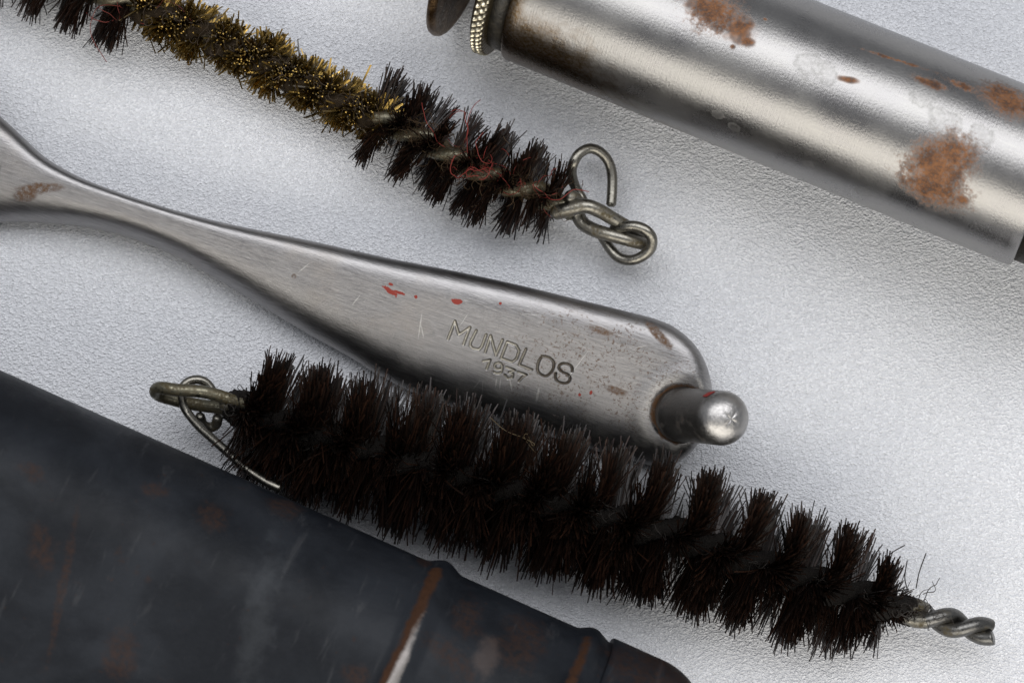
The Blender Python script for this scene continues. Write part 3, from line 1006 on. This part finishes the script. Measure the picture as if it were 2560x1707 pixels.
eye2 = [C5(1150, 500, 0.70), C5(980, 450, 0.74), C5(830, 400, 0.76), C5(680, 365, 0.78), C5(520, 350, 0.80), C5(380, 345, 0.80), C5(250, 325, 0.78), C5(160, 325, 0.72), C5(135, 368, 0.64), C5(195, 412, 0.56), C5(330, 452, 0.50), C5(480, 490, 0.46), C5(650, 520, 0.46), C5(820, 540, 0.50), C5(1000, 560, 0.55), C5(1150, 560, 0.6)]
mb = MB(); pth = resample(catmull(eye2, 14), 0.012)[0]
mb.tube(loc_of(brush2, pth), 0.056, 14); mb.build('eye_loop', M_WIRE_OLIVE, brush2)
ring2 = [C5(860, 680, 0.30), C5(850, 540, 0.40), C5(810, 400, 0.46), C5(750, 295, 0.48), C5(680, 240, 0.50), C5(590, 225, 0.52), C5(500, 255, 0.52), C5(445, 320, 0.52), C5(435, 420, 0.52), C5(455, 520, 0.50), C5(520, 630, 0.50), C5(640, 770, 0.55), C5(800, 915, 0.62), C5(980, 1075, 0.70), C5(1140, 1215, 0.76), C5(1290, 1325, 0.80), C5(1430, 1410, 0.84), C5(1560, 1475, 0.86)]
mb = MB(); pth = resample(catmull(ring2, 14), 0.012)[0]
mb.tube(loc_of(brush2, pth), 0.040, 14); mb.build('wire_hook', M_WIRE_CLEAN, brush2)
mb = MB()
kn = [C5(640, 640, 0.45), C5(680, 740, 0.40), C5(760, 775, 0.36), C5(830, 740, 0.38), C5(850, 660, 0.46)]
mb.tube(loc_of(brush2, resample(catmull(kn, 12), 0.012)[0]), 0.046, 12)
mb.build('wire_end', M_WIRE_DIRTY, brush2)


# ------------------------------------------------------------------ dark tin case
CZ = 1.4
ca = P(0, 925, CZ); cbp = P(1450, 1571, CZ)
ce, cv, cw = local_frame(ca * np.array([1, 1, 0]), cbp * np.array([1, 1, 0]))
c_org = np.array([cbp[0], cbp[1], 0])
CH, CWD, CR = 2.1, 8.4, 0.95


def case_section(nr=18):
    """rounded rectangle in (v, z): right edge at v = 0, v negative into the case; returns points and outward normals"""
    pts = []; nm = []
    for (cx, cz, a0) in ((-CR, CH - CR, 0), (-CWD + CR, CH - CR, 90), (-CWD + CR, CR, 180), (-CR, CR, 270)):
        for k in range(nr + 1):
            a = math.radians(a0 + 90 * k / nr)
            pts.append((cx + CR * math.cos(a), cz + CR * math.sin(a))); nm.append((math.cos(a), math.sin(a)))
    # extra points along the flat top so that relief can bend it
    P2, N2 = [], []
    for i in range(len(pts)):
        j = (i + 1) % len(pts)
        P2.append(pts[i]); N2.append(nm[i])
        d = math.hypot(pts[j][0] - pts[i][0], pts[j][1] - pts[i][1])
        if d > 1:
            for k in range(1, 24):
                f = k / 24
                P2.append((pts[i][0] * (1 - f) + pts[j][0] * f, pts[i][1] * (1 - f) + pts[j][1] * f)); N2.append(nm[i])
    return np.array(P2), np.array(N2)


sec, secn = case_section()


def u_of(px, py):
    return (P(px, py, CZ) - c_org) @ ce


u_r1 = u_of(1117, 1404); u_r2 = u_of(1488, 1580); u_lid = u_of(1533, 1603); u_end = u_of(1815, 1742)
# slide the section sideways until its silhouette falls on the traced edge
shift = 0.0
for _ in range(12):
    uu = u_of(700, 1231)
    pts = c_org + uu * ce + (sec[:, 0] + shift)[:, None] * cv + sec[:, 1][:, None] * cw
    # cv points to image-up side; silhouette = greatest perpendicular distance
    pr = proj(pts)
    nl = np.array([0.4068, -0.9135])
    dist = ((pr - np.array([0, 925])) @ nl).max() / 1.0
    shift -= dist * TPX * (DIST - CZ) * 0.9


def ribh(u):
    r = 0
    for (c, w, h) in ((u_r1, 0.17, 0.062), (u_r2, 0.15, 0.055)):
        x = np.clip((u - c) / w, -1, 1)
        r += h * (0.5 + 0.5 * np.cos(np.pi * x)) ** 0.8
    return r


def case_loft(us, off, end_r=None, u_e=None):
    out = np.zeros((len(us), len(sec), 3))
    for i, u in enumerate(us):
        o = off(u)
        if end_r and u > u_e - end_r:
            o -= end_r - math.sqrt(max(end_r ** 2 - (u - (u_e - end_r)) ** 2, 0))
        q = sec + secn * o
        out[i, :, 0] = u; out[i, :, 1] = q[:, 0] + shift; out[i, :, 2] = np.maximum(q[:, 1], 0.0) + 0.002
    return out


def mat_case():
    N = Nodes('worn_blue_black_paint')
    o = N.obj()
    n1 = N.noise(o, 1.3, 6, 0.62, 0.3)
    n2 = N.noise(o, 4.5, 6, 0.7)
    n3 = N.noise(o, 22, 5, 0.65)
    long = N.noise(N.mapping(o, (6, 1.2, 1), (0, 0, 0.3)), 1.6, 5, 0.65, 0.4)
    c = N.mix(N.ramp(n1, 0.35, 0.72), (0.006, 0.0072, 0.0096), (0.0155, 0.0178, 0.022))
    c = N.mix(N.math('MULTIPLY', N.ramp(long, 0.58, 0.75), 0.45), c, (0.045, 0.046, 0.049))
    spots = N.math('MULTIPLY', N.ramp(n2, 0.62, 0.70), N.ramp(n1, 0.42, 0.60))
    wear = N.attr('wear')
    rib_rust = N.ramp(N.math('MULTIPLY_ADD', N.math('SUBTRACT', n2, 0.5), 0.9, wear), 0.30, 0.55)
    rib_bare = N.ramp(N.math('MULTIPLY_ADD', N.math('SUBTRACT', n2, 0.5), 0.7, N.attr('bare')), 0.42, 0.75)
    ps = []
    for (px, py, rx, ry, ro) in ((105, 1370, 0.10, 0.16, 0.5), (150, 1500, 0.03, 0.6, 0.25), (385, 1222, 0.10, 0.05, 0.2), (525, 1285, 0.12, 0.09, 0), (80, 1180, 0.1, 0.06, 0), (1310, 1605, 0.17, 0.20, 0), (1135, 1655, 0.22, 0.08, -0.3), (1060, 1395, 0.05, 0.05, 0), (1170, 1545, 0.10, 0.16, 0.4), (1650, 1690, 0.35, 0.25, 0), (300, 1640, 0.1, 0.2, 0.3), (700, 1260, 0.12, 0.07, 0), (890, 1690, 0.10, 0.08, 0)):
        d = P(px, py, CH) - c_org
        ps.append(N.patch(o, (d @ ce, d @ cv), (rx, ry), ro, n2, 3.2, 0.5))
    d = P(1215, 1645, CH) - c_org
    pale = N.patch(o, (d @ ce, d @ cv), (0.09, 0.14), 0.2, n2, 2.2, 0.5)
    d = P(650, 1520, CH) - c_org
    scuff = N.math('MULTIPLY', N.patch(o, (d @ ce, d @ cv), (0.10, 0.5), 0.25, n2, 4.5, 0.9), 0.10)
    rust = N.mx(N.math('MULTIPLY', spots, 0.35), rib_rust, N.math('MULTIPLY', N.mx(*ps), N.ramp(n3, 0.30, 0.6, 0.0, 0.42)), N.math('MULTIPLY', N.ramp(N.noise(o, 13, 4, 0.7), 0.66, 0.72), 0.45))
    c = N.mix(scuff, c, (0.13, 0.14, 0.15))
    c = N.mix(rust, c, N.mix(n3, (0.018, 0.008, 0.0045), (0.055, 0.024, 0.011)))
    c = N.mix(N.math('MULTIPLY', pale, 0.25), c, (0.13, 0.095, 0.08))
    c = N.mix(rib_bare, c, (0.22, 0.205, 0.195))
    r = N.fmix(rust, N.ramp(n2, 0.3, 0.7, 0.40, 0.52), 0.7)
    r = N.fmix(rib_bare, r, 0.42)
    h = N.math('MULTIPLY_ADD', n3, 0.5, N.math('MULTIPLY', n2, 0.8))
    return N.set(color=c, rough=r, metal=N.math('MULTIPLY', rib_bare, 0.7), normal=N.bump(h, 0.25, 0.02), spec=0.12)


M_CASE = mat_case()
case = thing('tin_case', 'dark blue-black painted tin case with raised ribs and rust, lower left corner', 'tin case', c_org, mat3(ce, cv, cw))
us1 = np.unique(np.concatenate([np.linspace(-12.0, u_r1 - 0.4, 50), np.arange(u_r1 - 0.4, u_lid + 0.02, 0.02)]))


def case_part(name, us, off, **kw):
    G = case_loft(us, off, **kw)
    mb = MB(); mb.grid(G, caps=True)
    o = mb.build(name, M_CASE, case)
    uu = np.repeat(us, len(sec))
    topz = np.tile((secn[:, 1] > 0.35).astype(float), len(us))
    rust = np.zeros(len(uu)); bare = np.zeros(len(uu))
    vv = G[..., 1].reshape(-1)
    for (c, s_) in ((u_r1, 1.0), (u_r2, 0.9)):
        rust = np.maximum(rust, s_ * 0.60 * np.exp(-((uu - c + 0.045) / 0.075) ** 2))
        bare = np.maximum(bare, s_ * 0.80 * np.exp(-((uu - c - 0.005) / 0.07) ** 2) * (0.45 + 0.55 * sm(-vv, 0.25, 0.95)))
    for nm, arr in (('wear', rust * topz), ('bare', bare * topz)):
        at = o.data.attributes.new(nm, 'FLOAT', 'POINT')
        at.data.foreach_set('value', arr.astype(np.float32))
    return o


case_part('case_body', us1, lambda u: ribh(u))
us2 = np.concatenate([np.linspace(u_lid + 0.012, u_end - 0.6, 14), u_end - 0.6 * (1 - np.sin(np.linspace(0, np.pi / 2 * 0.999, 22)))])
case_part('lid', us2, lambda u: 0.045, end_r=0.58, u_e=u_end)
